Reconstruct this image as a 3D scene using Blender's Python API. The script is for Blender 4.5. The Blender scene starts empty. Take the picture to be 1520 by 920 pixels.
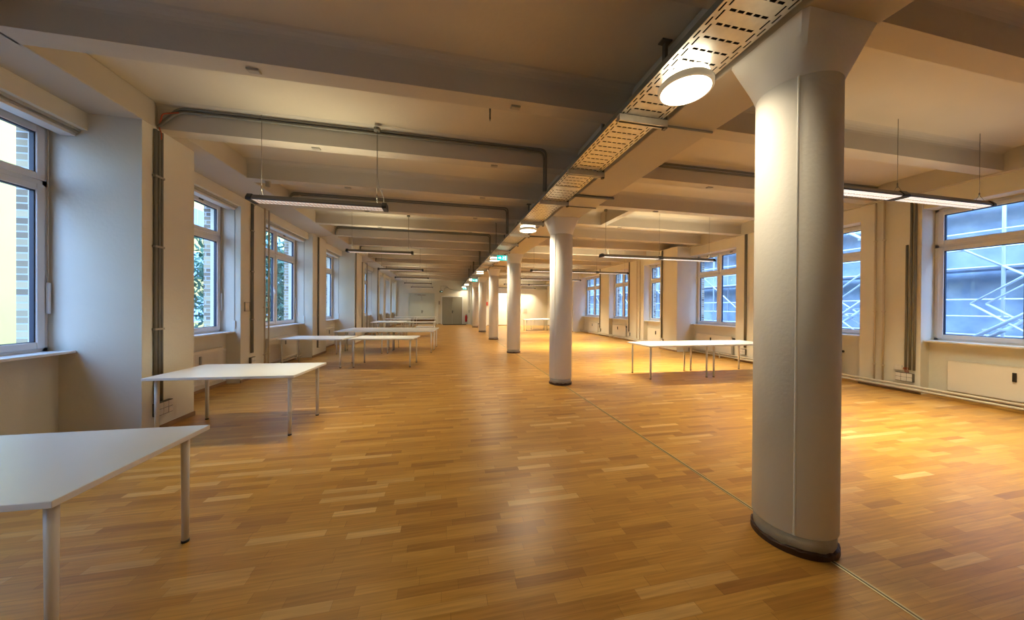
import bpy, bmesh, math, random
from mathutils import Vector, Matrix
random.seed(7)
S = bpy.context.scene
COL = S.collection

# ------------------------------------------------------------------ camera
F_PX, CX, CY = 478.3, 760.8, 457.4
YAW, PIT, ROL, EYE = .2118, .0048, .0064, 1.55
fw = Vector((math.sin(YAW)*math.cos(PIT), math.cos(YAW)*math.cos(PIT), -math.sin(PIT)))
rt0 = Vector((math.cos(YAW), -math.sin(YAW), 0)); up0 = rt0.cross(fw)
rt = rt0*math.cos(ROL) + up0*math.sin(ROL)
up = -rt0*math.sin(ROL) + up0*math.cos(ROL)
cam_data = bpy.data.cameras.new('camera'); cam = bpy.data.objects.new('camera', cam_data); COL.objects.link(cam)
M = Matrix((rt, up, -fw)).transposed().to_4x4(); M.translation = Vector((0, 0, EYE)); cam.matrix_world = M
cam_data.sensor_fit = 'HORIZONTAL'; cam_data.sensor_width = 36; cam_data.lens = F_PX*36/1520
cam_data.shift_x = -(CX-760)/1520; cam_data.shift_y = -(460-CY)/1520
cam_data.clip_start = .02; cam_data.clip_end = 300
S.camera = cam

# ------------------------------------------------------------------ sky, exposure
SKY_STRENGTH = 9
LAMP_POWERS = (12, 38, 34, 32, 32, 32, 18)   # nearest to farthest round lamp
STRIP_DOWN, CEILING_FILL = 8, 8      # watts per 1.7 m strip section; the up part is added ceiling fill
SKY_COL = (.31, .53, 1.0, 1)
W = bpy.data.worlds.new('world'); S.world = W; W.use_nodes = True
wn = W.node_tree.nodes; wl = W.node_tree.links
bg = wn['Background']
tc = wn.new('ShaderNodeTexCoord'); sx = wn.new('ShaderNodeSeparateXYZ'); wl.new(tc.outputs['Generated'], sx.inputs[0])
rp = wn.new('ShaderNodeValToRGB'); rp.color_ramp.elements[0].position = .45; rp.color_ramp.elements[0].color = (.30, .36, .48, 1)
rp.color_ramp.elements[1].position = .6; rp.color_ramp.elements[1].color = SKY_COL
mp = wn.new('ShaderNodeMath'); mp.operation = 'MULTIPLY_ADD'; mp.inputs[1].default_value = .5; mp.inputs[2].default_value = .5
wl.new(sx.outputs['Z'], mp.inputs[0]); wl.new(mp.outputs[0], rp.inputs[0]); wl.new(rp.outputs[0], bg.inputs[0])
bg.inputs[1].default_value = SKY_STRENGTH
S.view_settings.view_transform = 'Standard'; S.view_settings.look = 'None'
S.view_settings.exposure = .24; S.view_settings.gamma = 1; S.view_settings.use_curve_mapping = False

# ------------------------------------------------------------------ materials
def nt(name):
    m = bpy.data.materials.new(name); m.use_nodes = True
    return m, m.node_tree.nodes, m.node_tree.links, m.node_tree.nodes['Principled BSDF']
def mat(name, col, rough=.6, metal=0, bump=0, bscale=40, var=0, vscale=2, emit=None, estr=0, coat=0, spec=None, col2=None):
    m, n, l, b = nt(name)
    b.inputs['Roughness'].default_value = rough; b.inputs['Metallic'].default_value = metal
    b.inputs['Coat Weight'].default_value = coat
    if spec is not None: b.inputs['Specular IOR Level'].default_value = spec
    t = n.new('ShaderNodeTexCoord')
    if var or col2:
        z = n.new('ShaderNodeTexNoise'); z.inputs['Scale'].default_value = vscale; z.inputs['Detail'].default_value = 5
        l.new(t.outputs['Object'], z.inputs['Vector'])
        r = n.new('ShaderNodeValToRGB'); r.color_ramp.elements[0].position = .35; r.color_ramp.elements[1].position = .65
        c2 = col2 or tuple(c*(1-var) for c in col)
        r.color_ramp.elements[0].color = (*c2[:3], 1); r.color_ramp.elements[1].color = (*col[:3], 1)
        l.new(z.outputs['Fac'], r.inputs[0]); l.new(r.outputs[0], b.inputs['Base Color'])
    else:
        b.inputs['Base Color'].default_value = (*col[:3], 1)
    if bump:
        z2 = n.new('ShaderNodeTexNoise'); z2.inputs['Scale'].default_value = bscale; z2.inputs['Detail'].default_value = 4
        l.new(t.outputs['Object'], z2.inputs['Vector'])
        bp = n.new('ShaderNodeBump'); bp.inputs['Strength'].default_value = bump; bp.inputs['Distance'].default_value = .01
        l.new(z2.outputs['Fac'], bp.inputs['Height']); l.new(bp.outputs[0], b.inputs['Normal'])
    if emit:
        b.inputs['Emission Color'].default_value = (*emit, 1); b.inputs['Emission Strength'].default_value = estr
    return m

MT = {}
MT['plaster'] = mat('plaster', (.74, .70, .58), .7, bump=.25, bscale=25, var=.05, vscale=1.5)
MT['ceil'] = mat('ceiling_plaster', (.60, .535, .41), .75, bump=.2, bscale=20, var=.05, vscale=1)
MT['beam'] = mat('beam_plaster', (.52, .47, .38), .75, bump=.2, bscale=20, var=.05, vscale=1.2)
MT['column'] = mat('column_paint', (.80, .76, .68), .68, bump=.15, bscale=45, var=.02, vscale=2)
MT['colbase'] = mat('column_base_plaster', (.50, .45, .36), .7, bump=.5, bscale=30, var=.15, vscale=9)
MT['brown'] = mat('brown_skirting', (.055, .02, .011), .5, var=.2, vscale=6)
MT['oakskirt'] = mat('oak_skirting', (.33, .19, .09), .5, var=.2, vscale=6)
MT['galv'] = mat('galvanized_steel', (.62, .60, .54), .38, metal=.75, var=.12, vscale=14)
MT['steel_dark'] = mat('dark_steel', (.16, .14, .11), .5, metal=.6)
MT['conduit'] = mat('grey_conduit', (.20, .19, .155), .55, var=.08, vscale=5)
MT['pipe'] = mat('painted_pipe', (.60, .52, .40), .45)
MT['pvc'] = mat('white_window_frame', (.78, .77, .76), .35, var=.01)
MT['gasket'] = mat('dark_gasket', (.02, .03, .06), .5)
MT['sill'] = mat('white_sill', (.80, .80, .80), .3)
MT['radiator'] = mat('radiator_enamel', (.80, .74, .63), .35)
MT['black'] = mat('black_plastic', (.015, .013, .012), .45)
MT['tabletop'] = mat('white_table_top', (.82, .81, .78), .32, var=.015, vscale=3)
MT['tableleg'] = mat('white_table_leg', (.72, .68, .60), .35)
MT['lampbody'] = mat('lamp_housing', (.13, .11, .09), .4, metal=.3)
MT['louver'] = mat('lamp_louver', (.75, .72, .68), .2, metal=.85)
MT['tube_off_glow'] = mat('lamp_tube_off_glow', (.75, .72, .70), .3, emit=(1, .82, .72), estr=.35)  # tube is off; weak emission stands in for the light it reflects
MT['tube_on'] = mat('lamp_tube_on', (.8, .8, .8), .3, emit=(1, .97, .92), estr=.9)
MT['disc'] = mat('lamp_diffuser', (.9, .9, .88), .3, emit=(1, .90, .72), estr=5)
MT['discrim'] = mat('lamp_rim', (.80, .76, .66), .35, emit=(1, .80, .5), estr=.12)
MT['glow'] = mat('lamp_back_light', (.9, .9, .88), .3, emit=(1, .88, .66), estr=6)
MT['grey_box'] = mat('grey_socket_box', (.34, .31, .25), .5)
MT['socket'] = mat('white_socket', (.72, .68, .60), .4)
MT['redwire'] = mat('red_cable', (.42, .07, .02), .5)
MT['doorgrey'] = mat('grey_door_paint', (.30, .285, .22), .45, var=.03)
MT['doorlight'] = mat('pale_door_paint', (.56, .60, .54), .45, var=.03)
MT['whitepaint'] = mat('white_panel_paint', (.80, .79, .76), .5)
MT['red'] = mat('extinguisher_red', (.50, .012, .012), .3)
MT['green'] = mat('exit_green', (.0, .33, .26), .4, emit=(.0, .52, .50), estr=1.1)
MT['greenoff'] = mat('exit_green_unlit', (.02, .14, .07), .4)
MT['exitwhite'] = mat('exit_white', (.8, .85, .85), .4, emit=(.75, 1, 1), estr=1.3)
MT['mat'] = mat('door_mat', (.03, .026, .022), .9, bump=.5, bscale=90)
MT['strip'] = mat('brass_strip', (.50, .40, .20), .4, metal=.6)
MT['groove'] = mat('dark_groove', (.09, .055, .02), .7)
MT['yellowwall'] = mat('yellow_render', (.78, .58, .17), .9, var=.04, vscale=.6)
MT['bluewin'] = mat('facade_window_glass', (.30, .50, .80), .15)
MT['whitetrim'] = mat('facade_white_trim', (.85, .87, .9), .7)
MT['leaf'] = mat('leaf_green', (.045, .13, .075), .6, col2=(.10, .20, .12), vscale=3)
MT['bark'] = mat('tree_bark', (.12, .08, .05), .85, bump=.5, bscale=15)
MT['ground'] = mat('courtyard_ground', (.22, .22, .22), .9, var=.2, vscale=.6)
MT['facadegrey'] = mat('grey_render', (.34, .39, .46), .9, var=.12, vscale=.7)
MT['net'] = mat('scaffold_netting', (.50, .58, .62), .9, col2=(.30, .38, .46), vscale=1.5)
MT['tube'] = mat('scaffold_tube', (.72, .76, .80), .4, metal=.3)
MT['deck'] = mat('scaffold_deck', (.30, .33, .38), .8)
MT['darkwin'] = mat('dark_window', (.05, .07, .10), .15)
MT['cardboard'] = mat('brown_board', (.22, .12, .06), .8)
MT['redsign'] = mat('red_sign', (.55, .08, .05), .5)

def glass_mat():
    m = bpy.data.materials.new('window_glass'); m.use_nodes = True
    n = m.node_tree.nodes; l = m.node_tree.links; n.clear()
    o = n.new('ShaderNodeOutputMaterial'); mx = n.new('ShaderNodeMixShader'); tr = n.new('ShaderNodeBsdfTransparent')
    gl = n.new('ShaderNodeBsdfGlossy'); gl.inputs['Roughness'].default_value = .02
    lw = n.new('ShaderNodeLayerWeight'); fr = n.new('ShaderNodeMath'); fr.operation = 'POWER'; fr.inputs[1].default_value = 5
    l.new(lw.outputs['Facing'], fr.inputs[0])
    fr2 = n.new('ShaderNodeMath'); fr2.operation = 'MULTIPLY_ADD'; fr2.inputs[1].default_value = .6; fr2.inputs[2].default_value = .03
    l.new(fr.outputs[0], fr2.inputs[0]); fr = fr2
    tr.inputs[0].default_value = (.95, .97, .98, 1)
    l.new(fr.outputs[0], mx.inputs[0]); l.new(tr.outputs[0], mx.inputs[1]); l.new(gl.outputs[0], mx.inputs[2]); l.new(mx.outputs[0], o.inputs[0])
    return m
MT['glass'] = glass_mat()

def brick_mat():
    m, n, l, b = nt('exterior_brick')
    t = n.new('ShaderNodeTexCoord'); mp = n.new('ShaderNodeMapping'); mp.inputs['Rotation'].default_value = (math.radians(90), 0, 0)
    s = n.new('ShaderNodeSeparateXYZ'); c = n.new('ShaderNodeCombineXYZ'); a = n.new('ShaderNodeMath'); a.operation = 'ADD'
    l.new(t.outputs['Object'], s.inputs[0]); l.new(s.outputs['X'], a.inputs[0]); l.new(s.outputs['Y'], a.inputs[1])
    l.new(a.outputs[0], c.inputs['X']); l.new(s.outputs['Z'], c.inputs['Y'])
    k = n.new('ShaderNodeTexBrick'); k.inputs['Scale'].default_value = 1; k.inputs['Brick Width'].default_value = .25
    k.inputs['Row Height'].default_value = .078; k.inputs['Mortar Size'].default_value = .008
    k.inputs['Color1'].default_value = (.62, .50, .30, 1); k.inputs['Color2'].default_value = (.16, .11, .08, 1); k.inputs['Mortar'].default_value = (.52, .54, .56, 1)
    l.new(c.outputs[0], k.inputs['Vector']); l.new(k.outputs['Color'], b.inputs['Base Color']); b.inputs['Roughness'].default_value = .85
    bp = n.new('ShaderNodeBump'); bp.inputs['Strength'].default_value = .4; bp.inputs['Distance'].default_value = .01; bp.invert = True
    l.new(k.outputs['Fac'], bp.inputs['Height']); l.new(bp.outputs[0], b.inputs['Normal'])
    return m
MT['brick'] = brick_mat()

def floor_mat():
    m, n, l, b = nt('oak_parquet')
    def math_(op, a=None, c=None, av=None, cv=None):
        x = n.new('ShaderNodeMath'); x.operation = op
        if a is not None: l.new(a, x.inputs[0])
        elif av is not None: x.inputs[0].default_value = av
        if c is not None: l.new(c, x.inputs[1])
        elif cv is not None: x.inputs[1].default_value = cv
        return x.outputs[0]
    t = n.new('ShaderNodeTexCoord'); s = n.new('ShaderNodeSeparateXYZ'); l.new(t.outputs['Object'], s.inputs[0])
    RH, LL = .066, .40
    ry = math_('DIVIDE', s.outputs['Y'], cv=RH); row = math_('FLOOR', ry); fy = math_('FRACT', ry)
    wn1 = n.new('ShaderNodeTexWhiteNoise'); wn1.noise_dimensions = '1D'; l.new(row, wn1.inputs['W'])
    off = math_('MULTIPLY', wn1.outputs['Value'], cv=7.0)
    wn3 = n.new('ShaderNodeTexWhiteNoise'); wn3.noise_dimensions = '1D'; l.new(math_('ADD', row, cv=77.3), wn3.inputs['W'])
    ln = math_('ADD', math_('MULTIPLY', wn3.outputs['Value'], cv=.32), cv=.30)
    rx = math_('ADD', math_('DIVIDE', s.outputs['X'], ln), off)
    wob = n.new('ShaderNodeTexNoise'); wob.noise_dimensions = '2D'
    cx_ = math_('FLOOR', rx); fx = math_('FRACT', rx)
    cmb = n.new('ShaderNodeCombineXYZ'); l.new(cx_, cmb.inputs[0]); l.new(row, cmb.inputs[1])
    wn2 = n.new('ShaderNodeTexWhiteNoise'); wn2.noise_dimensions = '2D'; l.new(cmb.outputs[0], wn2.inputs['Vector'])
    n.remove(wob)
    r = n.new('ShaderNodeValToRGB'); cr = r.color_ramp
    cr.elements[0].position = 0; cr.elements[0].color = (.34, .155, .032, 1)
    cr.elements[1].position = 1; cr.elements[1].color = (.68, .42, .145, 1)
    for p, c in ((.10, (.42, .202, .037, 1)), (.5, (.48, .243, .046, 1)), (.88, (.53, .278, .057, 1)), (.965, (.56, .325, .10, 1))):
        e = cr.elements.new(p); e.color = c
    l.new(wn2.outputs['Value'], r.inputs[0])
    # grain
    mp = n.new('ShaderNodeMapping'); mp.inputs['Scale'].default_value = (3, 60, 1); l.new(t.outputs['Object'], mp.inputs[0])
    g = n.new('ShaderNodeTexNoise'); g.inputs['Scale'].default_value = 1; g.inputs['Detail'].default_value = 4; l.new(mp.outputs[0], g.inputs['Vector'])
    gm = n.new('ShaderNodeMapRange'); gm.inputs[1].default_value = .3; gm.inputs[2].default_value = .7; gm.inputs[3].default_value = .80; gm.inputs[4].default_value = 1.14
    l.new(g.outputs['Fac'], gm.inputs[0])
    mul = n.new('ShaderNodeMixRGB'); mul.blend_type = 'MULTIPLY'; mul.inputs[0].default_value = 1
    l.new(r.outputs[0], mul.inputs[1]); l.new(gm.outputs[0], mul.inputs[2])
    # joints
    ey = math_('LESS_THAN', fy, cv=.025); ex = math_('LESS_THAN', fx, cv=.006); ed = math_('MAXIMUM', ey, ex)
    mj = n.new('ShaderNodeMixRGB'); mj.inputs[2].default_value = (.16, .075, .025, 1)
    l.new(math_('MULTIPLY', ed, cv=.5), mj.inputs[0]); l.new(mul.outputs[0], mj.inputs[1])
    l.new(mj.outputs[0], b.inputs['Base Color'])
    rr = n.new('ShaderNodeMapRange'); rr.inputs[3].default_value = .27; rr.inputs[4].default_value = .40; b.inputs['Specular IOR Level'].default_value = .32
    l.new(g.outputs['Fac'], rr.inputs[0]); l.new(rr.outputs[0], b.inputs['Roughness'])
    bp = n.new('ShaderNodeBump'); bp.inputs['Strength'].default_value = .12; bp.inputs['Distance'].default_value = .002
    l.new(wn2.outputs['Value'], bp.inputs['Height']); l.new(bp.outputs[0], b.inputs['Normal'])
    return m
MT['floor'] = floor_mat()

# ------------------------------------------------------------------ helpers
class MB:
    def __init__(s): s.bm = bmesh.new()
    def box(s, x0, x1, y0, y1, z0, z1):
        if x0 > x1: x0, x1 = x1, x0
        if y0 > y1: y0, y1 = y1, y0
        v = [s.bm.verts.new(p) for p in ((x0,y0,z0),(x1,y0,z0),(x1,y1,z0),(x0,y1,z0),(x0,y0,z1),(x1,y0,z1),(x1,y1,z1),(x0,y1,z1))]
        for f in ((3,2,1,0),(4,5,6,7),(0,1,5,4),(1,2,6,5),(2,3,7,6),(3,0,4,7)): s.bm.faces.new([v[i] for i in f])
        return s
    def prism(s, prof, axis, a, b):
        # prof: list of 2D points; axis 'X': (y,z); 'Y': (x,z); 'Z': (x,y)
        def P(p, t):
            return (t, p[0], p[1]) if axis == 'X' else (p[0], t, p[1]) if axis == 'Y' else (p[0], p[1], t)
        A = [s.bm.verts.new(P(p, a)) for p in prof]; B = [s.bm.verts.new(P(p, b)) for p in prof]
        n = len(prof)
        for i in range(n): s.bm.faces.new((A[i], A[(i+1) % n], B[(i+1) % n], B[i]))
        s.bm.faces.new(A[::-1]); s.bm.faces.new(B)
        return s
    def tube(s, pts, r, n=10, caps=True):
        pts = [Vector(p) for p in pts]; rings = []
        for i, p in enumerate(pts):
            if i == 0: d = pts[1]-p
            elif i == len(pts)-1: d = p-pts[i-1]
            else: d = (pts[i+1]-p).normalized()+(p-pts[i-1]).normalized()
            d.normalize(); a = d.cross(Vector((0, 0, 1)))
            if a.length < .05: a = d.cross(Vector((0, 1, 0)))
            a.normalize(); b = d.cross(a)
            rr = r[i] if isinstance(r, (list, tuple)) else r
            rings.append([s.bm.verts.new(p+a*rr*math.cos(t*2*math.pi/n)+b*rr*math.sin(t*2*math.pi/n)) for t in range(n)])
        for A, B in zip(rings, rings[1:]):
            for i in range(n): s.bm.faces.new((A[i], A[(i+1) % n], B[(i+1) % n], B[i])).smooth = True
        if caps: s.bm.faces.new(rings[0][::-1]); s.bm.faces.new(rings[-1])
        return s
    def lathe(s, prof, cx=0, cy=0, n=32, smooth=True):
        rings = []
        for r, z in prof:
            rings.append([s.bm.verts.new((cx+max(r, 1e-4)*math.cos(t*2*math.pi/n), cy+max(r, 1e-4)*math.sin(t*2*math.pi/n), z)) for t in range(n)])
        for A, B in zip(rings, rings[1:]):
            for i in range(n): s.bm.faces.new((A[i], A[(i+1) % n], B[(i+1) % n], B[i])).smooth = smooth
        s.bm.faces.new(rings[0][::-1]); s.bm.faces.new(rings[-1])
        return s
    def build(s, name, m, parent=None, bevel=0, seg=2, loc=None):
        bmesh.ops.recalc_face_normals(s.bm, faces=s.bm.faces)
        me = bpy.data.meshes.new(name); s.bm.to_mesh(me); s.bm.free()
        me.materials.append(MT[m] if isinstance(m, str) else m)
        o = bpy.data.objects.new(name, me); COL.objects.link(o)
        if parent: o.parent = parent
        if loc: o.location = loc
        if bevel:
            md = o.modifiers.new('bevel', 'BEVEL'); md.width = bevel; md.segments = seg; md.limit_method = 'ANGLE'; md.angle_limit = .6
        return o
def thing(name, label, cat, loc=(0, 0, 0), rz=0, group=None):
    o = bpy.data.objects.new(name, None); COL.objects.link(o); o.location = loc; o.rotation_euler = (0, 0, rz)
    o.empty_display_size = .1
    o['label'] = label; o['category'] = cat
    if group: o['group'] = group
    return o
def tag(o, label, cat, group=None, kind=None):
    o['label'] = label; o['category'] = cat
    if group: o['group'] = group
    if kind: o['kind'] = kind
    return o
def struct(o): o['kind'] = 'structure'; return o
def dup(root, loc, rz=0, label=None, group=None):
    def cp(o, par):
        c = o.copy(); COL.objects.link(c)
        if par: c.parent = par
        for ch in [x for x in bpy.data.objects if x.parent == o]: cp(ch, c)
        return c
    r = cp(root, None); r.location = loc; r.rotation_euler = (0, 0, rz)
    if label: r['label'] = label
    if group: r['group'] = group
    return r

# ------------------------------------------------------------------ layout constants
ZC, ZB = 4.0, 3.69           # slab, beam soffit
Y0, Y1 = -3.2, 28.4          # room ends
BP, B0, BW = 1.491, 1.779, .20
def beam_y(k): return B0+BP*k
COLX = 2.34
def col_y(i): return 1.74+4.47*i
XO_L, XO_R = -4.57, 9.14     # outer faces
# left piers: (y0, y1, face X)
LP = [(-3.2, -.95, -3.93), (-1.3, -.45, -3.93), (1.75, 2.55, -3.93), (4.56, 5.36, -3.42), (7.38, 8.30, -3.93), (10.62, 11.75, -3.80),
      (13.85, 15.0, -3.45), (16.55, 17.35, -3.85), (19.75, 20.5, -3.72), (22.55, 23.3, -3.85), (25.5, 26.2, -3.88), (28.2, 28.6, -3.85)]
RPR = [(-3.2, -1.8, 8.50), (-1.6, -.7, 8.50), (1.2, 2.1, 8.50), (4.17, 5.05, 8.50), (7.10, 7.97, 8.50), (9.82, 10.73, 8.00), (12.5, 13.75, 8.52),
       (15.5, 16.6, 8.52), (18.95, 19.95, 7.95), (23.5, 26.4, 8.5)]

# ------------------------------------------------------------------ floor and ceiling
b = MB(); b.box(XO_L+.3, XO_R-.3, Y0-.3, Y1+.3, -.15, 0); fl = struct(b.build('floor', 'floor'))
b = MB(); b.box(COLX-.017, COLX-.006, Y0, 26, .0005, .003); b.box(COLX+.006, COLX+.017, Y0, 26, .0005, .003)
js = struct(b.build('trim_1', 'strip'))
b = MB(); b.box(COLX-.006, COLX+.006, Y0, 26, .0003, .0012); b.build('groove', 'groove', js)
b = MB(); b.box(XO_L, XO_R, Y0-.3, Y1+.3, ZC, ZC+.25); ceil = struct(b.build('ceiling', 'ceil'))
def beam_prof(y, w=BW, zt=ZC, zb=ZB):
    f = .09; A = [(y+w, zb)]
    for i in range(6):
        a = math.pi-math.pi/2*i/5; A.append((y+w+f+f*math.cos(a), zt-f+f*math.sin(a)))
    B = [(2*y+w-p[0], p[1]) for p in A]
    return A+B[::-1]
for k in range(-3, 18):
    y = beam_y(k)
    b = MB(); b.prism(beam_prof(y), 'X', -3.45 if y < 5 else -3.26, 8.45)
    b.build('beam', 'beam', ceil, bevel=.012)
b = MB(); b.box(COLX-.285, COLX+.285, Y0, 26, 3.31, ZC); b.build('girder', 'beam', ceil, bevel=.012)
b = MB(); b.box(-4.0, -3.415, Y0, 5.36, ZB, ZC); b.box(-4.0, -3.24, 4.97, Y1, ZB, ZC); b.build('edge_beam', 'beam', ceil, bevel=.012)
b = MB(); b.box(8.42, 8.6, Y0, 26, ZB-.02, ZC); b.build('edge_beam', 'beam', ceil)
b = MB(); b.box(4.0, 4.17, beam_y(3)+BW, beam_y(4), ZB, ZC); b.build('beam', 'beam', ceil)

# ------------------------------------------------------------------ walls with piers and window openings
def side_wall(name, piers, sgn, xo, xap, head, sillz, y_end):
    # sgn -1 left, +1 right; xap: inner face of apron; outer brick leaf from xo inward .42
    xb = xo - sgn*.13
    w = MB(); br = MB(); sk = MB()
    w.box(xb, xap, Y0-.3, y_end, 0, sillz)             # apron
    for y0, y1, xf in piers:
        w.box(xb, xf, y0, y1, 0, ZB+.01)
        sk.box(xf, xf-sgn*.012, y0-.012, y1+.012, 0, .055)
    br.box(xo, xb, Y0-.3, y_end, 0-1.0, sillz-.06); br.box(xo, xb, Y0-.3, y_end, head+.02, ZC+.3)
    for y0, y1, xf in piers: br.box(xo, xb, y0+.03, y1-.03, sillz-.06, head+.02)
    for (a0, a1, ax), (b0_, b1_, bx) in zip(piers, piers[1:]):
        w.box(xb, (-3.92 if sgn < 0 else 8.53), a1-.01, b0_+.01, head, ZB+.01)
        sk.box(xap, xap-sgn*.012, a1, b0_, 0, .055)
    W_ = struct(w.build(name, 'plaster')); br.build('brick_facing', 'brick', W_)
    B_ = struct(sk.build('baseboard_'+name.split('_')[1], 'oakskirt'))
    return W_
side_wall('wall_left', LP, -1, XO_L, -4.18, 3.50, 1.0, Y1+.3)
side_wall('wall_right', RPR, 1, XO_R, 8.72, 3.37, .96, 26.4)
# end wall behind the camera
b = MB(); b.box(XO_L, XO_R, Y0-.5, Y0-.2, 0, ZC); struct(b.build('wall_back', 'plaster'))
# far walls
b = MB(); b.box(XO_L, 2.45, Y1, Y1+.3, 0, ZC); b.box(-3.85, -.46, Y1-.12, Y1, 3.55, ZC)
b.box(-.56, -.42, Y1-.12, Y1, 0, 3.6); b.box(-3.85, -.46, Y1-.02, Y1, 2.62, 2.68)
fwall = struct(b.build('wall_far', 'plaster'))
b = MB(); b.box(2.28, XO_R, 26.0, 26.3, 0, ZC); b.box(6.2, 8.8, 25.7, 26.0, 0, 3.0)
struct(b.build('wall_far', 'plaster'))
b = MB(); b.box(2.28, 2.48, 26.0, Y1, 0, ZC); struct(b.build('wall_divider', 'plaster'))
b = MB(); b.box(-3.8, -.2, Y1-.02, Y1, 0, .06); b.box(2.3, 6.2, 25.98, 26, 0, .06); struct(b.build('baseboard_far', 'oakskirt'))

# ------------------------------------------------------------------ windows
def window(idx, sgn, y0, y1, xin, zb, ztr, zt, lever=True):
    """two-sash window with fanlights; xin = inner face of frame; opening y0..y1, zb..zt"""
    X = lambda d: xin + sgn*d
    fr = MB(); t = .055; dp = .075; ym = (y0+y1)/2
    fr.box(X(0), X(dp), y0, y0+t, zb, zt); fr.box(X(0), X(dp), y1-t, y1, zb, zt)
    fr.box(X(0), X(dp), y0, y1, zb, zb+t); fr.box(X(0), X(dp), y0, y1, zt-t, zt)
    fr.box(X(0), X(dp), ym-.03, ym+.03, zb, zt); fr.box(X(0), X(dp), y0, y1, ztr-.035, ztr+.035)
    root = struct(fr.build('window_%d' % idx, 'pvc', bevel=.006))
    for (a0, a1) in ((y0+t, ym-.03), (ym+.03, y1-t)):
        for (c0, c1) in ((zb+t, ztr-.035), (ztr+.035, zt-t)):
            s_ = MB(); q = .06; x0, x1 = X(-.018), X(.05)
            o_ = .012
            s_.box(x0, x1, a0-o_, a0+q, c0-o_, c1+o_); s_.box(x0, x1, a1-q, a1+o_, c0-o_, c1+o_)
            s_.box(x0, x1, a0+q, a1-q, c0-o_, c0+q); s_.box(x0, x1, a0+q, a1-q, c1-q, c1+o_)
            sash = s_.build('sash', 'pvc', root, bevel=.008)
            g = MB(); x0, x1 = X(-.012), X(-.002); q2 = q-.001; w_ = .012
            x0, x1 = X(.0), X(.04)
            g.box(x0, x1, a0+q2, a0+q2+w_, c0+q2, c1-q2); g.box(x0, x1, a1-q2-w_, a1-q2, c0+q2, c1-q2)
            g.box(x0, x1, a0+q2, a1-q2, c0+q2, c0+q2+w_*.6); g.box(x0, x1, a0+q2, a1-q2, c1-q2-w_, c1-q2)
            g.build('gasket', 'gasket', sash)
            p = MB(); p.box(X(.018), X(.024), a0+q, a1-q, c0+q, c1-q); p.build('pane', 'glass', sash)
    h = MB(); h.box(X(-.03), X(-.018), ym-.10, ym-.07, (zb+ztr)/2-.07, (zb+ztr)/2+.07)
    h.box(X(-.055), X(-.04), ym-.095, ym-.075, (zb+ztr)/2-.11, (zb+ztr)/2+.02); h.box(X(-.055), X(-.018), ym-.095, ym-.075, (zb+ztr)/2, (zb+ztr)/2+.02)
    h.build('handle', 'pvc', root, bevel=.003)
    # fanlight opener: rod along the head and down the side, pull handle
    h = MB(); yy = y1-.03 if sgn < 0 else y0+.03
    h.tube([(X(-.028), yy, zb+.75), (X(-.028), yy, zt-.03), (X(-.028), yy+(-.04), zt-.015), (X(-.028), y0+.3 if sgn < 0 else y1-.3, zt-.015)], .006, 6)
    h.build('opener_rod', 'pipe', root)
    h = MB(); h.box(X(-.045), X(-.018), yy-.012, yy+.012, zb+.42, zb+.76); h.build('opener_lever', 'pvc', root, bevel=.004)
    for yk in (ym-.45, ym+.45):
        h = MB(); h.box(X(-.03), X(-.016), yk-.05, yk+.05, zt-.075, zt-.05); h.build('hinge_stay', 'steel_dark', root)
    return root
def sill(sgn, y0, y1, xap, zs, xfr):
    s = MB(); s.box(xap-sgn*.16, xfr+sgn*.02, y0+.002, y1-.002, zs, zs+.03)
    return s
wi = 0
for (a0, a1, ax), (b0_, b1_, bx) in zip(LP[1:], LP[2:]):
    wi += 1
    window(wi, -1, a1, b0_, -4.27, 1.02, 2.86, 3.50)
    struct(sill(-1, a1, b0_, -4.18, 1.0, -4.27).build('trim_%d' % (wi+1), 'sill', bevel=.006))
    # blind box under the lintel, with its slot
    s = MB(); s.box(-4.16, -4.02, a1+.005, b0_-.005, 3.42, 3.50)
    tb = struct(s.build('trim_%d' % (wi+30), 'pvc', bevel=.004))
    s = MB(); s.box(-4.015, -4.000, a1+.005, b0_-.005, 3.45, 3.50); s.box(-3.985, -3.975, a1+.005, b0_-.005, 3.47, 3.50); s.build('blind_rail', 'galv', tb)
    if a1 > 4:
        yb = b0_-.004
        t = thing('blind_strap', 'grey roller blind strap on the reveal of the %s left window beyond the second table' %
                  ['', '', '', '', 'first', 'second', 'third', 'fourth', 'fifth', 'sixth', 'seventh', 'eighth', 'ninth'][min(wi, 12)], 'blind strap', (-4.03, yb, 1.1))
        s = MB(); s.box(-.006, .006, -.003, 0, .0, 2.33); s.build('strap', 'grey_box', t)
        s = MB(); s.box(-.02, .02, -.02, 0, -.02, .14); s.build('winder', 'socket', t, bevel=.004)
        pass
wR = wi
for (a0, a1, ax), (b0_, b1_, bx) in zip(RPR[1:], RPR[2:-1]):
    wi += 1
    window(wi, 1, a1, b0_, 8.84, .98, 2.70, 3.37)
    struct(sill(1, a1, b0_, 8.72, .96, 8.84).build('trim_%d' % (wi+60), 'sill', bevel=.006))

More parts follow.
